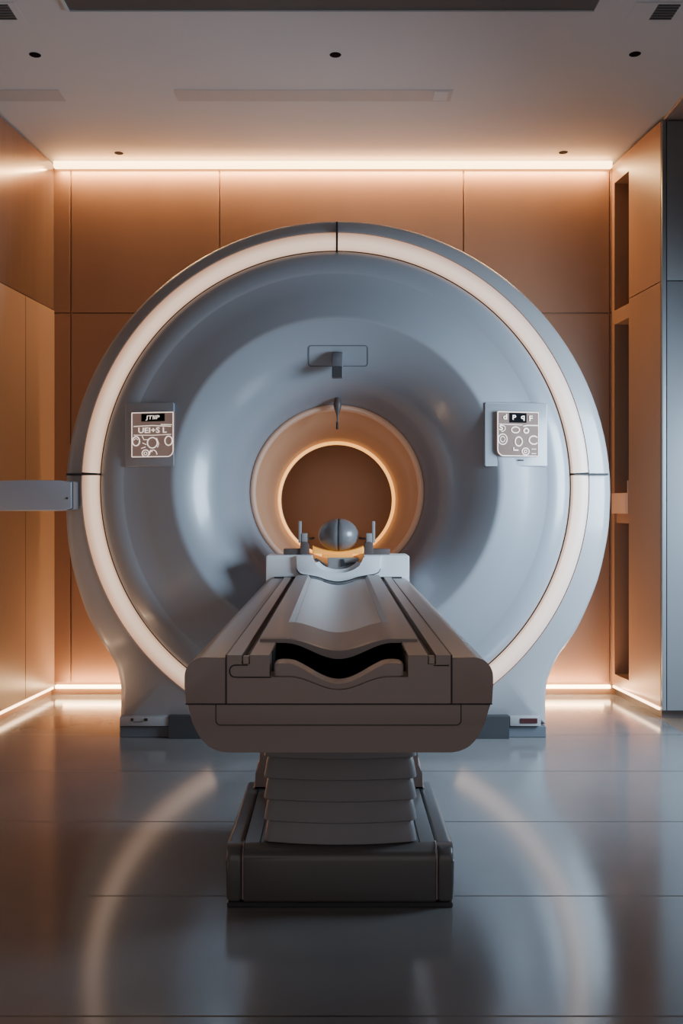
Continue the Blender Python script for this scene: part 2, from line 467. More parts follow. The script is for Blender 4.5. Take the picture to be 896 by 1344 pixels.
bm = new_bm()
face_loops = [loop(307.5, 4.33), loop(307.5, 4.292), loop(306, 4.282), loop(303, 4.272), loop(298, 4.262), loop(291, 4.255), loop(284, 4.2525), loop(279, 4.253, (440, 637)), loop(277, 4.2535, (440, 637)),
    loop(250, 4.230, (441, 635)), loop(220, 4.2045, (442, 633)), loop(216, 4.202, (442, 632.5)), loop(213, 4.2035, (442, 632)), loop(210, 4.208, (442, 632)), loop(200, 4.226, (442, 633)),
    loop(188, 4.250, (442, 634)), loop(176, 4.279, (442, 635)), loop(164, 4.314, (442, 637)), loop(152, 4.359, (442, 639)), loop(140, 4.416, (442, 641)), loop(129, 4.484, (442, 643)),
    loop(120, 4.56, (442, 644)), loop(115, 4.60, (442, 645)), loop(112.5, 4.625, (442, 645)), loop(111, 4.64, (442, 645.5))]
skin(bm, face_loops)
bmesh.ops.recalc_face_normals(bm, faces=bm.faces)
bvh = BVHTree.FromBMesh(bm)
obj('front_cover', bm, M['face'], gan, angle=40)
def surf(px, py, lift=.003, y0=4.28):
    """point on the front cover seen straight ahead of (px,py)"""
    Y = y0
    for _ in range(4):
        p = W(px, py, Y); h = bvh.ray_cast(Vector((p.x, 3.9, p.z)), Vector((0, 1, 0)))
        if h[0] is None: break
        Y = h[0].y
    p = W(px, py, Y); p.y -= lift
    return p

# light ring in four arcs separated by black seams
def ring_arc(d0, d1):
    bm = new_bm(); n = max(8, int(abs(d1 - d0) / 1.2)); sec = [(309.0, 4.305), (309.5, 4.286), (312, 4.279), (320.5, 4.274), (329, 4.280), (332, 4.288), (332.6, 4.305)]
    rows_ = []
    for i in range(n + 1):
        a = math.radians(d0 + (d1 - d0) * i / n)
        rows_.append([bm.verts.new(W(CXg + min(r, 325 / max(.01, -math.sin(a))) * math.cos(a), CYg - min(r, 325 / max(.01, -math.sin(a))) * math.sin(a), Y)) for r, Y in sec])
    for a, b in zip(rows_, rows_[1:]):
        for k in range(len(sec) - 1): bm.faces.new((a[k], b[k], b[k + 1], a[k + 1]))
    bm.faces.new(rows_[0]); bm.faces.new(rows_[-1][::-1])
    return bm
sa = math.degrees(math.asin(16 / 320))
for d0, d1 in ((sa + .25, 89.4), (89.9, 180 - sa - .25), (180 - sa + .25, 180 + 60), (-60, sa - .25)):
    obj('light_ring', ring_arc(d0, d1), M['ring'], gan)
obj('ring_infill', ring_arc(240.3, 299.7), M['shell'], gan)
for a, b_ in (((87, 622.5), (129, 622.5)), ((753, 622.5), (798, 622.5))):
    bm = new_bm(); y = 4.2745
    x0, x1 = X(a[0], y), X(b_[0], y); z = Z(622.5, y)
    box(bm, x0, x1, y - .004, 4.36, z - .0045, z + .0045, .001, 1); obj('seam', bm, M['black'], gan)
bm = new_bm(); y = 4.2745
box(bm, X(440.7, y), X(443.3, y), y - .003, 4.34, Z(327.5, y), Z(291, y), .001, 1); obj('seam', bm, M['black'], gan)

# bore
bm = new_bm()
skin(bm, [loop(114.5, 4.63, (442, 645.3)), loop(113.5, 4.604, (442, 645.4)), loop(111.5, 4.597, (442, 645.5)), loop(109.5, 4.597, (442, 645.5)), loop(108.2, 4.604, (442, 645.6)), loop(107.2, 4.620, (442, 645.8)), loop(105.8, 4.655, (442, 646))])
obj('bore_rim', bm, M['rim'], gan)
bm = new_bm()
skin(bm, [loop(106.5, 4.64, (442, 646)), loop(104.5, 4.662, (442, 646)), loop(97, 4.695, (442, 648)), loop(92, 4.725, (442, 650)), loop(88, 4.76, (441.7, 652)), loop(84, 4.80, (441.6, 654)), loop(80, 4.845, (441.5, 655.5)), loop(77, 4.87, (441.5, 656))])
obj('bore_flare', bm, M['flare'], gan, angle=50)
bm = new_bm()
skin(bm, [loop(77, 4.872, (441.5, 656.2)), loop(75.4, 4.864, (441.5, 656.3)), loop(73.6, 4.866, (441.5, 656.4)), loop(72.4, 4.880, (441.5, 656.5))])
obj('bore_light', bm, M['boreled'], gan)
bm = new_bm()
skin(bm, [loop(72.6, 4.873, (441.5, 656.5)), loop(71.6, 4.876, (441.5, 656.5)), loop(76, 4.95, (441.5, 657), Yp=4.92), loop(80, 5.10, (441.5, 657), Yp=4.95)])
obj('bore_tunnel', bm, M['niche'], gan)

# bottom: dark block painted in for the shaded gap between the feet, plinths, label strips
yf = 4.287
bm = new_bm(); box(bm, X(222, yf), X(667, yf), 4.262, 4.6, 0.0, Z(938.5, yf), .002, 1); obj('gap_shade', bm, M['charcoal'], gan)
for x0, x1 in ((157, 222.5), (667, 716.5)):
    bm = new_bm(); box(bm, X(x0, yf), X(x1, yf), yf, 5.05, 0.0, Z(953, yf), .003, 1); obj('foot', bm, M['plinth'], gan)
    bm = new_bm(); box(bm, X(x0 + 1, yf), X(x1 + (-8 if x0 > 400 else 0), yf), 4.268, 4.4, Z(952, yf), Z(939.5, yf), .004); p_ = obj('foot_cover', bm, M['shell'], gan)
    bm = new_bm()
    if x0 > 400:
        box(bm, X(682.5, 4.265), X(705, 4.265), 4.264, 4.28, Z(949.5, 4.265), Z(943, 4.265), .001, 1); obj('readout', bm, M['redled'], p_)
    else:
        for q0, q1 in ((171.5, 175), (189, 193.5)):
            bm2 = new_bm(); box(bm2, X(q0, 4.265), X(q1, 4.265), 4.264, 4.28, Z(946.5, 4.265), Z(943, 4.265), .001, 1); obj('port', bm2, M['black'], p_)
        tube(bm, [W(175 + k, 947.5, 4.266) for k in range(0, 14, 2)], .0012); obj('port_label', bm, M['charcoal'], p_)

# ---- display panels
def display(px0, px1, py0, py1, mirror):
    y = 4.1865
    rr = (.004, .030, .004, .004) if not mirror else (.030, .004, .004, .004)
    pad0, pad1 = (163, 230) if not mirror else (634, 719)
    yp = 4.232; bm = new_bm()
    vs = []
    for a, b_ in rrect(pad0, pad1, 529, 612.5, 2.5, 3):
        vs.append(Vector((X(a, yp), 4.2005 + .0475 * max(-.1, (abs(a - 441) - 216) / 68), Z(b_, yp))))
    fa = [bm.verts.new(v) for v in vs]; ba = [bm.verts.new((v.x, 4.275, v.z)) for v in vs]
    f0 = bm.faces.new(fa)
    for k in range(len(fa)): bm.faces.new((fa[k], fa[(k + 1) % len(fa)], ba[(k + 1) % len(fa)], ba[k]))
    bmesh.ops.bevel(bm, geom=list(f0.edges), offset=.004, segments=3, affect='EDGES', profile=.5)
    pad = obj('display_pad', bm, M['face'], gan, angle=60)
    bm = new_bm(); x0, x1, z0, z1 = X(px0, y), X(px1, y), Z(py1, y), Z(py0, y)
    prism_y(bm, rrect(x0, x1, z0, z1, rr), y, 4.23, .002, 2); scr = obj('display_screen', bm, M['screen'], gan)
    bm = new_bm()
    q = [(a, y - .0012, b_) for a, b_ in rrect(x0 + .003, x1 - .003, z0 + .003, z1 - .003, tuple(max(.002, r - .002) for r in rr))]
    tube(bm, q, .0019, True, 6); obj('screen_border', bm, M['glyph'], scr)
    w, h = x1 - x0, z1 - z0
    def P(u, v): return (x0 + u * w, y - .002, z1 - v * h)
    def ringline(bm, u, v, ru, rv, r=.0022, a0=0, a1=360):
        n = 20; cl = abs(a1 - a0) >= 360
        pts = [P(u + ru * math.cos(math.radians(a0 + (a1 - a0) * k / n)), v + rv * math.sin(math.radians(a0 + (a1 - a0) * k / n))) for k in range(n + (0 if cl else 1))]
        tube(bm, pts, r * .75, cl, 5)
    def word(s, u, v, size, sx=1.0, shear=0.0):
        t = text_mesh(s, size)
        for vv in t.verts:
            a, b_, c = vv.co; p0 = P(u, v)
            vv.co = (p0[0] + a * sx + b_ * shear, y - .0035 - c, p0[2] + b_)
        return t
    def plate(u0, u1, v0, v1):
        bm = new_bm(); a, b_ = P(u0, v1), P(u1, v0)
        box(bm, a[0], b_[0], y - .0022, y + .001, a[2], b_[2], .0008, 1); obj('screen_bar', bm, M['hole'], scr)
    marks = new_bm()
    if not mirror:
        plate(.24, .79, .04, .21)
        obj('lettering', word('JTIIP', .515, .125, .024, 1.35, .12), M['glyph'], scr, smooth=False)
        obj('lettering', word('UEI+S L', .50, .41, .034, 1.2), M['glyph'], scr, smooth=False)
        for (u, v, ru, rv, r) in ((.115, .64, .085, .10, .0034), (.50, .68, .115, .115, .003), (.88, .64, .085, .10, .0032), (.34, .91, .08, .075, .003), (.34, .91, .035, .03, .002)):
            ringline(marks, u, v, ru, rv, r)
        ringline(marks, .52, .94, .085, .10, .0025, 180, 360); ringline(marks, .115, .64, .05, .055, .0016, 200, 330)
        tube(marks, [P(.06, .315), P(.5, .30), P(.94, .325)], .0016); tube(marks, [P(.06, .505), P(.5, .515), P(.94, .50)], .0012)
        for uv in (((.26, .53), (.30, .61), (.42, .61)), ((.27, .68), (.36, .72)), ((.24, .80), (.34, .77)), ((.60, .58), (.65, .70), (.62, .78)), ((.42, .90), (.46, .84), (.50, .88)), ((.70, .28), (.96, .29))):
            tube(marks, [P(*a) for a in uv], .0016, False, 5)
    else:
        plate(.29, .70, .035, .25)
        for s, u, v, sz in (('d', .19, .13, .036), ('P', .40, .14, .032), ('q', .61, .12, .034), ('F', .80, .155, .036), ('S', .09, .37, .036)):
            obj('lettering', word(s, u, v, sz * .92, 1.2), M['glyph'], scr, smooth=False)
        for (u, v, ru, rv, r) in ((.435, .41, .095, .065, .003), (.69, .425, .055, .05, .0042), (.13, .62, .105, .115, .0026), (.13, .62, .055, .06, .0018), (.51, .665, .085, .10, .0036), (.675, .885, .085, .075, .003), (.675, .885, .035, .03, .0022)):
            ringline(marks, u, v, ru, rv, r)
        ringline(marks, .87, .63, .11, .09, .0038, 40, 320); ringline(marks, .10, .38, .09, .07, .002, -100, 90)
        tube(marks, [P(.62, .325), P(.72, .305), P(.97, .305)], .0022); tube(marks, [P(.05, .285), P(.6, .30)], .0012)
        tube(marks, [P(.39, .80), P(.39, .855), P(.50, .86)], .003, False, 5)
        tube(marks, [P(.82, .83), P(.93, .83)], .0014); tube(marks, [P(.82, .93), P(.93, .93)], .0014)
        bm = new_bm(); yy = 4.2; box(bm, X(681, yy), X(688, yy), 4.2135, 4.235, Z(604.5, yy), Z(603, yy)); obj('pad_mark', bm, M['charcoal'], pad, smooth=False)
    obj('screen_symbols', marks, M['glyph'], scr)
    # lean the whole display with the conical cover
    for o in [scr] + [c_ for c_ in scr.children]:
        for v in o.data.vertices: v.co.y += .213 * (abs(v.co.x + .003) - .728)
display(169.5, 228, 540, 600, False)
display(652, 709.5, 539.5, 599, True)

# ---- camera plate outline and hook on the upper funnel
def px_rrect(x0, x1, y0, y1, r, n=5):
    return [(a, b_) for a, b_ in rrect(x0, x1, y0, y1, r, n)]
def densify(pts, step=3.0, closed=True):
    out = []
    for i in range(len(pts) if closed else len(pts) - 1):
        a, b_ = pts[i], pts[(i + 1) % len(pts)]
        L_ = math.hypot(b_[0] - a[0], b_[1] - a[1]); k = max(1, int(L_ / step))
        out += [(a[0] + (b_[0] - a[0]) * j / k, a[1] + (b_[1] - a[1]) * j / k) for j in range(k)]
    if not closed: out.append(pts[-1])
    return out
bm = new_bm(); tube(bm, [surf(a, b_, 0) for a, b_ in densify(px_rrect(404.5, 482.5, 453.5, 480.5, 4))], .0022, True, 6)
mount = obj('camera_plate_outline', bm, M['plinth'], gan)
# plate itself: thin skin following the funnel
bm = new_bm(); nx, ny = 20, 8
gv = [[bm.verts.new(surf(406 + (481 - 406) * i / nx, 455 + (479 - 455) * j / ny, .0015)) for i in range(nx + 1)] for j in range(ny + 1)]
for j in range(ny):
    for i in range(nx): bm.faces.new((gv[j][i], gv[j][i + 1], gv[j + 1][i + 1], gv[j + 1][i]))
plate_ = obj('camera_plate', bm, M['face'], gan)
p0 = surf(442.5, 462, 0); p1 = surf(442.5, 497, 0); yb0 = p0.y
bm = new_bm()
zt0, zb0 = p0.z, Z(497, 4.29)
prof = [(p0.y + .02, zt0), (p0.y - .012, zt0 - .002), (p0.y - .022, zt0 - .012), (p0.y - .030, zt0 - .035), (p0.y - .036, zb0 + .03), (p0.y - .038, zb0), (p0.y + .0, zb0), (p0.y + .03, zb0 + .03)]
prism_x(bm, prof, X(435.5, 4.29), X(449.5, 4.29), .003, 2)
cam_o = obj('camera_arm', bm, M['hook'], plate_, angle=50)
bm = new_bm(); box(bm, X(436, 4.29), X(449, 4.29), p0.y - .0395, p0.y - .034, zb0, zb0 + .05, .001, 1); obj('camera_lens', bm, M['charcoal'], cam_o)
# ---- laser pointer hanging over the bore
ys = 4.55
bm = new_bm(); zz = lambda py: Z(py, ys)
lathe_z(bm, [(0, zz(520.5)), (.010, zz(522)), (.017, zz(526)), (.0195, zz(531)), (.017, zz(536)), (.010, zz(541)), (.006, zz(545)), (.004, zz(549)), (.004, zz(554)), (0, zz(554.5))], X(442.8, ys), ys, 20)
las = obj('laser_pointer', bm, M['bracket'], gan)
bm = new_bm(); lathe_z(bm, [(0, zz(553)), (.0055, zz(554)), (.006, zz(563)), (0, zz(564))], X(442.4, ys), ys, 14); obj('laser_tip', bm, M['black'], las)

# ---- wall arm holding the left rim
arm = thing('support_arm', 'grey horizontal arm reaching from the left wall to the scanner rim', 'wall arm', (-1.4, 4.25, Z(650, 4.22)))
ya = 4.205; xe = X(94, ya); xw = xl(4.25) - .01
bm = new_bm(); z0, z1 = Z(670.5, ya), Z(630.5, ya)
prism_y(bm, [(xw, z0), (xe - .04, z0), (xe, z0 + .012), (xe, z1 - .006), (xe - .05, z1), (xe - .2, z1 + .001), (xw, z1 - .006)], ya, 4.285, .006, 3)
obj('beam', bm, M['arm'], arm)
bm = new_bm(); prism_y(bm, rrect(xe - .03, xe + .007, z0 + .004, z1 - .003, .008), ya + .004, 4.287, .004, 2); obj('end_clip', bm, M['plinth'], arm)
bm = new_bm(); tube(bm, [(X(88, ya), ya - .002, Z(654, ya)), (X(88, ya), ya + .006, Z(654, ya))], .005, False, 12); obj('screw', bm, M['charcoal'], arm)

# ------------------------------------------------------------------ patient table
tab = thing('patient_table', 'brown-grey patient table with curved cradle on a bellows pedestal, sliding into the scanner', 'medical table', (0.008, 2.8, 0))
YT, YE = 1.97, 4.185
def tx(px): return X(px, YT)
def tz(py): return Z(py, YT)
for s in (-1, 1):
    bm = new_bm()
    xi, xo = (.2365, .3225)
    off = .004
    r = .040
    pts = [(xi, tz(924)), (xo - .002, tz(924)), (xo, tz(900))] + arc(xo - r * 1.0, tz(863) - r, r, 0, 90, 10) + [(xi, tz(863))]
    pts = [(s * a + off, b_) for a, b_ in pts]
    prism_y(bm, pts, YT, YE, .003, 2); obj('side_rail', bm, M['table'], tab)
# central body with the open channel
off = .004
def wave(x, a, w):             # smooth dip towards the middle
    t = min(1, abs(x) / w); return -a * (.5 + .5 * math.cos(PI * t))
zt1 = tz(860); zg = tz(872); zc = tz(889)
cut = [( -.145 + .29 * i / 32, zc + wave(-.145 + .29 * i / 32, .027, .105)) for i in range(33)]
def body_pts(c): return [(a + off, b_) for a, b_ in [(-.2345, tz(924)), (-.2345, zt1), (-.2030, zt1), (-.2030, zg), (-.1860, zg), (-.1860, zt1), (-.145, zt1)] + c + [(.145, zt1), (.1860, zt1), (.1860, zg), (.2030, zg), (.2030, zt1), (.2345, zt1), (.2345, tz(924))]]
bm = new_bm(); prism_y(bm, body_pts(cut), YT + .001, YT + .07); prism_y(bm, body_pts([(-.145, .648), (.145, .648)]), YT + .07, YE)
obj('table_body', bm, M['table'], tab, angle=25)
bm = new_bm(); box(bm, -.1448 + off, .1448 + off, YT + .072, YE - .1, .6485, .650); box(bm, -.1448 + off, -.143 + off, YT + .072, YE - .1, .650, zt1 - .002); box(bm, .143 + off, .1448 + off, YT + .072, YE - .1, .650, zt1 - .002)
obj('channel_shade', bm, M['black'], tab, smooth=False)  # black sheets paint the shade of the open void under the cradle
for s in (-1, 1):
    bm = new_bm(); box(bm, s * .1945 + off - .0065, s * .1945 + off + .0065, YT + .004, YT + .02, zg, zt1 - .003, .001, 1); obj('rail_stop', bm, M['rail'], tab)
    bm = new_bm(); box(bm, s * .1945 + off - .0084, s * .1945 + off + .0084, YT + .02, YE - .03, zg + .0003, zg + .004); obj('rail_groove', bm, M['black'], tab, smooth=False)
    bm = new_bm(); box(bm, s * .2355 + off - .0014, s * .2355 + off + .0014, YT - .0005, YE - .03, tz(924), zt1 + .0008); obj('seam', bm, M['black'], tab, smooth=False)
    # end plate line where the grooves meet the dock
# seam lines on the front
bm = new_bm(); box(bm, -.3205 + off, .3205 + off, YT - .0008, YT + .01, tz(924.8), tz(923.4)); obj('seam', bm, M['black'], tab, smooth=False)
bm = new_bm()
pl = [(355.5, 889), (312, 889)] + [(308 - 7 * math.sin(k * PI / 8), 881 + 8 * math.cos(k * PI / 8)) for k in range(1, 8)] + [(309, 873), (325, 873)]
tube(bm, [W(a, b_, YT - .0005) for a, b_ in pl], .0012, False, 6); obj('seam', bm, M['black'], tab)
bm = new_bm(); tube(bm, [W(569, 873.5, YT - .0005), W(589, 873.5, YT - .0005)], .0012, False, 6); obj('seam', bm, M['black'], tab)
# lower shell
bm = new_bm()
zl, zb = tz(924.6), tz(988)
pts = [(-.318, zl), (-.306, tz(950))] + catmull([(-.300, tz(957)), (-.289, tz(969)), (-.272, tz(980)), (-.252, tz(986)), (-.235, zb)], 4) + catmull([(.235, zb), (.252, tz(986)), (.272, tz(980)), (.289, tz(969)), (.300, tz(957))], 4) + [(.306, tz(950)), (.318, zl)]
prism_y(bm, [(a + off, b_) for a, b_ in pts], YT + .002, YE - .3, .004, 2); obj('lower_shell', bm, M['table_low'], tab)
bm = new_bm(); x0, x1, z0, z1 = tx(283), tx(605), tz(952), tz(924.5)
tube(bm, [(x0, YT + .0015, z1), (x0, YT + .0015, z0 + .012)] + [(a, YT + .0015, b_) for a, b_ in arc(x0 + .010, z0 + .010, .010, 180, 270, 5)] + [(a, YT + .0015, b_) for a, b_ in arc(x1 - .010, z0 + .010, .010, 270, 360, 5)] + [(x1, YT + .0015, z1)], .0011, False, 6)
obj('panel_line', bm, M['charcoal'], tab)
# inner lip (curved head cradle edge) lying in the channel
bm = new_bm(); n = 40; topl = []; botl = []
for i in range(n + 1):
    x = -.136 + .272 * i / n
    e = 1 - max(0, (abs(x) - .128) / .008) ** 2 * .25
    zb_ = zc + wave(x, .027, .105) + .0006; zt_ = zb_ + .011 + (.016) * min(1, (abs(x) / .1) ** 2) * e
    topl.append((x + off, zt_)); botl.append((x + off, zb_))
prism_y(bm, botl + topl[::-1], YT + .010, YT + .068, .005, 3, False); obj('cradle_lip', bm, M['table'], tab, angle=50)
# cradle sheet with recessed liner
YC0, YC1, YI = 2.17, 4.155, 2.46
def cz_top(x): return .7490 + wave(x, .027, .125)
hw = .181
def grid(bm, xs, ys, fz, th):
    t = [[bm.verts.new((x + off, y, fz(x, y))) for x in xs] for y in ys]; b = [[bm.verts.new((x + off, y, fz(x, y) - (th(x) if callable(th) else th))) for x in xs] for y in ys]
    for j in range(len(ys) - 1):
        for i in range(len(xs) - 1):
            bm.faces.new((t[j][i], t[j][i + 1], t[j + 1][i + 1], t[j + 1][i])); bm.faces.new((b[j][i], b[j + 1][i], b[j + 1][i + 1], b[j][i + 1]))
    for j in range(len(ys) - 1):
        bm.faces.new((t[j][0], t[j + 1][0], b[j + 1][0], b[j][0])); bm.faces.new((t[j][-1], b[j][-1], b[j + 1][-1], t[j + 1][-1]))
    for i in range(len(xs) - 1):
        bm.faces.new((t[0][i], b[0][i], b[0][i + 1], t[0][i + 1])); bm.faces.new((t[-1][i], t[-1][i + 1], b[-1][i + 1], b[-1][i]))
    return bm
def fz(x, y):
    z = cz_top(x)
    d = min((.13 - abs(x)), (y - YI))
    k = max(0, min(1, d / .012))
    return z - .016 * k - .0035 * max(0, (YC0 + .02 - y) / .02) ** 2
xs = sorted(set([-hw, -hw + .004] + [-.175 + .045 * i / 4 for i in range(5)] + [-.13 + .012 * i / 2 for i in range(3)] + [-.118 + .236 * i / 32 for i in range(33)] + [.118 + .012 * i / 2 for i in range(3)] + [.13 + .045 * i / 4 for i in range(5)] + [hw - .004, hw]))
ysr = [YC0, YC0 + .004, YC0 + .01, YC0 + .02, 2.25, 2.33, 2.41, YI, YI + .006, YI + .012] + [YI + .05 + (YC1 - YI - .05) * k / 12 for k in range(13)]
bm = new_bm(); grid(bm, xs, ysr, fz, lambda x: .0092 - wave(x, .010, .125)); crd = obj('cradle', bm, M['cradle'], tab, angle=35)
xs2 = [-.117 + .234 * i / 32 for i in range(33)]; ys2 = [YI + .013, YI + .1] + [YI + .1 + (YC1 - YI - .1) * k / 10 for k in range(1, 11)]
bm = new_bm(); grid(bm, xs2, ys2, lambda x, y: cz_top(x) - .0155, .0008)
obj('cradle_liner', bm, M['liner'], crd, angle=35)

# dock block at the scanner end
YD = 4.162
dx0, dx1, dzt = X(349, YD), X(537, YD), Z(729, YD)
ux, urx, urz = X(443.5, YD), 34 / F * YD, 22.5 / F * YD
notch = arc(ux, dzt, urx, 180, 360, 20, urz)
bm = new_bm()
pts = [(dx0, .735), (dx0, dzt - .008)] + arc(dx0 + .008, dzt - .008, .008, 180, 90, 3)[1:] + notch + arc(dx1 - .008, dzt - .008, .008, 90, 0, 3) + [(dx1, .735)]
prism_y(bm, pts, YD, 4.33, .003, 2); dock = obj('end_block', bm, M['dock'], tab)
bm = new_bm(); box(bm, dx0, dx1, YD, 4.192, .60, .7352, .001, 1); obj('end_block', bm, M['dock'], tab)
bm = new_bm(); yk = 4.146
outl = [(388.5, 729.5), (389, 745), (391, 750), (396, 753), (405, 754.5), (418, 757), (430, 761), (443.5, 763), (457, 761), (469, 757), (482, 754.5), (491, 753), (497, 750), (499, 745), (499.5, 729.5)]
op = [(X(a, yk), Z(b_, yk)) for a, b_ in catmull(outl[1:-1], 3)]
op = [(X(388.5, yk), dzt - .001)] + op + [(X(499.5, yk), dzt - .001)]
nt_ = [(a, b_ - .001) for a, b_ in arc(ux, dzt, urx, 360, 180, 20, urz)]
prism_y(bm, op + nt_, yk, YD + .002, .003, 2); obj('head_yoke', bm, M['dock'], dock)
bm = new_bm(); tube(bm, [W(a, b_ + .8, yk + .004) for a, b_ in catmull(outl[1:-1], 4)], .0022, False, 6); obj('yoke_line', bm, M['charcoal'], dock)
bm = new_bm(); tube(bm, [W(a, b_, 4.140) for a, b_ in catmull([(424, 763), (432, 766), (443.5, 767.5), (455, 766), (464, 763)], 4)], [.0012] + [.003] * 15 + [.0012], False, 6); obj('yoke_line', bm, M['charcoal'], dock)
for a in ((360, 393), (500, 527)):
    bm = new_bm(); box(bm, X(a[0], YD), X(a[1], YD), YD - .012, YD + .004, Z(758.7, YD), Z(757, YD)); obj('rail_end', bm, M['black'], dock, smooth=False)
# cup inside the notch
bm = new_bm()
prism_y(bm, arc(ux, dzt - .002, urx * .98, 205, 335, 20, urz * .97) + arc(ux, dzt - .002, urx * .80, 335, 205, 20, urz * .80), YD + .012, 4.325); obj('neck_cup', bm, M['dock'], dock)
bm = new_bm(); prism_y(bm, [(ux - .045, dzt - .062), (ux - .04, dzt - .074), (ux + .08, dzt - .055), (ux + .095, dzt - .02), (ux + .09, dzt - .012), (ux - .045, dzt - .012)], YD + .03, 4.32, .003, 2); obj('neck_support', bm, M['post'], dock)
bm = new_bm(); prism_y(bm, [(ux + .012, dzt - .052), (ux + .09, dzt - .036), (ux + .09, dzt - .030), (ux + .03, dzt - .034), (ux + .026, dzt - .018), (ux + .012, dzt - .018)], YD + .024, YD + .04); obj('neck_latch', bm, M['charcoal'], dock)
bm = new_bm(); prism_y(bm, [(ux - .11, dzt - .018), (ux - .05, dzt - .058), (ux - .05, dzt - .046), (ux - .095, dzt - .014)], YD + .018, YD + .04); obj('neck_latch', bm, M['charcoal'], dock)

# pedestal
YBf = 2.465; bx0, bx1 = X(296, YBf), X(596, YBf); zb1 = Z(1113, YBf); ybk = 3.06
def base_prof(y0, y1, z1, r=.05):
    return [(y0 + .004, .014), (y0, .022)] + [(y0 + r - r * math.cos(math.radians(90 * k / 8)), z1 - r * .7 + r * .7 * math.sin(math.radians(90 * k / 8))) for k in range(9)] + [(y1, z1), (y1, .014)]
xa, xb = X(318.5, YBf), X(573, YBf)
for x0, x1 in ((bx0, xa - .001), (xb + .001, bx1)):
    bm = new_bm(); prism_x(bm, base_prof(YBf + .006, ybk, zb1 - .001), x0, x1, .012, 3); obj('base_side_cover', bm, M['base'], tab, angle=45)
bm = new_bm(); prism_x(bm, base_prof(YBf, ybk - .02, zb1), xa + .001, xb - .001, .002, 1); obj('base_cover', bm, M['base'], tab, angle=45)
bm = new_bm(); box(bm, bx0 + .003, bx1 - .003, YBf + .003, ybk - .01, 0, .013, .002, 1); obj('base_plinth', bm, M['charcoal'], tab)
for x in (xa, xb):
    bm = new_bm(); s = 1 if x > 0 else -1
    pr = base_prof(YBf, ybk - .05, zb1)[1:-2]
    tube(bm, [(x, y - .0012, z + .0012) for y, z in pr], .002, False, 6); obj('trim_line', bm, M['rail'], tab)
# deck recess lines beside the bellows
for s in (-1, 1):
    bm = new_bm(); xx = .008 + s * .212; box(bm, xx - .0015, xx + .0015, YBf + .045, ybk - .06, zb1 - .001, zb1 + .0008); obj('seam', bm, M['black'], tab, smooth=False)
# rear housing
bm = new_bm(); xc = .006
pts = [(xc - .272, zb1 - .001), (xc - .272, .158), (xc - .258, .205), (xc - .258, .235), (xc - .245, .245), (xc - .243, .5), (xc + .243, .5), (xc + .245, .245), (xc + .258, .235), (xc + .258, .205), (xc + .272, .158), (xc + .272, zb1 - .001)]
prism_y(bm, pts, 2.985, 3.10, .006, 2); obj('rear_column', bm, M['rail'], tab)
# bellows: shingled collar
bm = new_bm(); rings = []; tiers = 7; th = Z(1082, 2.49) - Z(1110, 2.49); zb2 = zb1 + .0015
def bell(o, z):
    hx = .2 + o; cx_, y0, y1 = X(446.5, 2.49), 2.505 - o, 2.94 + o; r = .018
    p = []
    n = 14
    for i in range(n + 1):
        t = -1 + 2 * i / n; p.append((cx_ + t * (hx - r), y0 - .022 * (1 - t * t)))
    p += [(cx_ + hx - r + r * math.sin(math.radians(a)), y0 + r - r * math.cos(math.radians(a))) for a in (30, 60, 90)]
    p += [(cx_ + hx, y1 - r), (cx_ + hx - r, y1), (cx_ - hx + r, y1), (cx_ - hx, y1 - r)]
    p += [(cx_ - hx + r - r * math.sin(math.radians(a)), y0 + r - r * math.cos(math.radians(a))) for a in (90, 60, 30)]
    return [bm.verts.new((a, b_, z)) for a, b_ in p]
ztop = tz(988) + .004
for k in range(tiers + 1):
    z0 = zb2 + k * th
    if z0 > ztop: break
    for o, dz in ((.0, 0), (.0035, .0025), (.003, .008), (-.003, th * .75), (-.008, th - .001)):
        z = z0 + dz
        if z < ztop: rings.append(bell(o, z))
rings.append(bell(-.008, ztop))
for a, b_ in zip(rings, rings[1:]):
    for k in range(len(a)): bm.faces.new((a[k], a[(k + 1) % len(a)], b_[(k + 1) % len(a)], b_[k]))
bm.faces.new(rings[0][::-1]); bm.faces.new(rings[-1])
obj('bellows', bm, M['bellow'], tab, angle=40)

# ------------------------------------------------------------------ head fittings on the dock
yh = 4.235
for s in (-1, 1):
    hh = thing('head_clamp', ('dark brown clamp bracket with grey upright to the %s of the grey ball' % ('left', 'right')[s > 0]), 'clamp', (s * .16, 4.27, dzt), 'head clamps')
    def q(px): return X(441.5 + s * (px - 441.5) + (.5 if s > 0 else 0), yh)
    def bb(a, b_, y0, y1, p0_, p1_, mat, nm, bev=.002):
        bm = new_bm(); u, v = sorted((q(a), q(b_))); box(bm, u, v, y0, y1, Z(p1_, yh), Z(p0_, yh), bev, 2); return obj(nm, bm, M[mat], hh)
    ztp = CY + (H - dzt) * F / yh
    bb(478, 511, yh, yh + .07, 720.5, ztp, 'bracket', 'clamp_foot')
    bm = new_bm(); u = [(477.5, ztp), (489.5, ztp), (489, 713), (485, 711), (479, 711.5), (477.5, 716)]
    prism_y(bm, [(q(a), Z(b_, yh)) for a, b_ in u], yh - .008, yh + .06, .002, 2); obj('clamp_block', bm, M['bracket'], hh)
    bb(480, 487.5, yh + .002, yh + .05, 700, 712, 'post', 'clamp_slider')
    bb(487.6, 491.6, yh + .004, yh + .035, 684, 712.5, 'post', 'upright', .0025)
    bm = new_bm(); tube(bm, [(q(481), yh + .03, Z(707.5, yh)), (q(474), yh + .045, Z(707.5, yh)), (q(471.5), yh + .05, Z(706.5, yh))], .006, False, 10); obj('side_pad_rod', bm, M['bracket'], hh)
yb_ = 4.29
bm = new_bm()
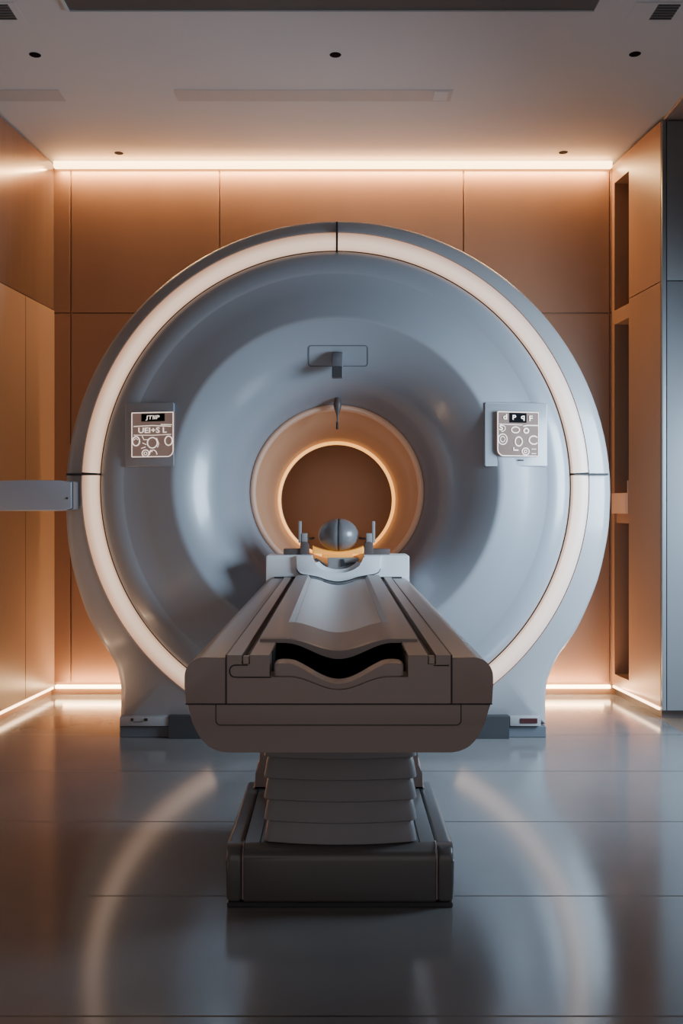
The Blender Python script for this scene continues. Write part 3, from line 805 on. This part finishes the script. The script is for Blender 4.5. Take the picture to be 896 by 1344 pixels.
cx_, cz_, r = X(444, yb_), Z(702.5, yb_), 26.6 / F * yb_
bmesh.ops.create_uvsphere(bm, u_segments=48, v_segments=28, radius=1)
for v in bm.verts:
    x, y, z = v.co
    gx = abs(x); cr_ = 1 - .05 * math.exp(-(gx / .035) ** 2)            # centre groove
    zz_ = z * (.80 if z < 0 else .83)
    v.co = (cx_ + r * (x * 1.0) * cr_, yb_ + r * y * cr_, cz_ + r * zz_ * cr_)
ball = obj('head_phantom', bm, M['ball'])
tag(ball, 'smooth grey ball-shaped head phantom with a dark centre seam, on the orange cushion', 'head phantom')
bm = new_bm(); pts = []
for k in range(41):
    a = math.radians(-80 + 200 * k / 40)
    pts.append((cx_ - .0005, yb_ - r * .962 * math.cos(a), cz_ + r * .962 * math.sin(a) * (.83 if math.sin(a) > 0 else .80)))
tube(bm, pts, .0022, False, 6); obj('seam', bm, M['black'], ball)
bm = new_bm(); n = 30; up = []; lo = []
for i in range(n + 1):
    u = -1 + 2 * i / n; x = X(443.5, yh) + u * X(442 + 33.5, yh)
    up.append((x, Z(717 + 7.2 * (1 - u * u) , yh))); lo.append((x, Z(726.3, yh) - .002 * (1 - u * u)))
prism_y(bm, lo + up[::-1], yh - .012, yh + .085, .005, 3)
cu = obj('head_cushion', bm, M['orange'], angle=50); tag(cu, 'bright orange curved cushion under the grey ball at the end of the table', 'cushion')
bm = new_bm(); lo = []; up = []
for i in range(n + 1):
    u = -1 + 2 * i / n; x = X(443, yh) + u * X(442 + 20.5, yh)
    up.append((x, Z(727.2, yh))); lo.append((x, Z(730.5 + 3 * (1 - u * u), yh)))
prism_y(bm, lo + up[::-1], yh - .02, yh + .075, .004, 3); obj('cushion_base', bm, M['orange'], cu, angle=50)

# ------------------------------------------------------------------ light, world, camera
def area(name, loc, target, sx, sy, power, color, spread=180):
    l = bpy.data.lights.new(name, 'AREA'); l.shape = 'RECTANGLE'; l.size = sx; l.size_y = sy; l.energy = power; l.color = color; l.spread = math.radians(spread)
    o = bpy.data.objects.new(name, l); COL.objects.link(o); o.location = loc
    o.rotation_euler = (Vector(target) - Vector(loc)).to_track_quat('-Z', 'Y').to_euler()
    return o
area('window_daylight', (2.2, 3.3, 1.3), (.5, 4.4, .65), 1.0, 1.0, 68, (.61, .81, 1.0), 125)
area('cove_tape', (-.02, YB - .026, 2.925), (-.02, YB - .012, 0), 3.05, .012, 27, (1.0, .655, .31))
area('cove_tape_up', (-.02, YB - .05, 2.93), (-.02, YB - .5, 3.3), 3.05, .02, 7, (1.0, .43, .15))
area('base_tape', (-.02, YB - .04, .06), (-.02, YB - .015, 3), 3.0, .015, 20, (1.0, .63, .32))
area('base_tape_floor', (-.02, YB - .03, .055), (-.02, YB - .5, -.35), 3.0, .02, 7, (1.0, .58, .28))
ym = (YB + 3.2) / 2
o = area('left_tape', (xl(ym) + .03, ym, .055), (xl(ym) + .03, ym, 3), .02, 1.9, 9, (1.0, .64, .40)); o.rotation_euler = (PI, 0, -math.atan(LS)); o.rotation_euler = (PI, 0, math.atan(LS))
o = area('right_tape', (xr(4.95) - .03, 4.95, .065), (xr(4.95) - .03, 4.95, 3), .02, .55, 1.6, (1.0, .64, .40)); o.rotation_euler = (PI, 0, -math.atan(RS))
area('bore_back_fill', (0, 4.97, 1.08), (0, YB, 1.08), .4, .4, .22, (1.0, .68, .46))  # added fill, no real lamp here; brightens the wall seen through the bore
w = bpy.data.worlds.new('World'); scene.world = w; w.use_nodes = True
w.node_tree.nodes['Background'].inputs[0].default_value = (.72, .66, .65, 1)
w.node_tree.nodes['Background'].inputs[1].default_value = .65

cam = bpy.data.cameras.new('Camera'); co = bpy.data.objects.new('Camera', cam); COL.objects.link(co)
co.location = (0, 0, H); co.rotation_euler = (PI / 2, 0, 0)
cam.sensor_fit = 'VERTICAL'; cam.sensor_height = 36; cam.sensor_width = 24; cam.lens = F / 1344 * 36
cam.shift_x = 6 / 1344; cam.shift_y = -7 / 1344
cam.clip_start = .05; cam.clip_end = 100
scene.camera = co
scene.view_settings.view_transform = 'AgX'
scene.view_settings.look = 'AgX - Base Contrast'
scene.view_settings.exposure = 0
scene.cycles.use_denoising = True
scene.cycles.max_bounces = 8
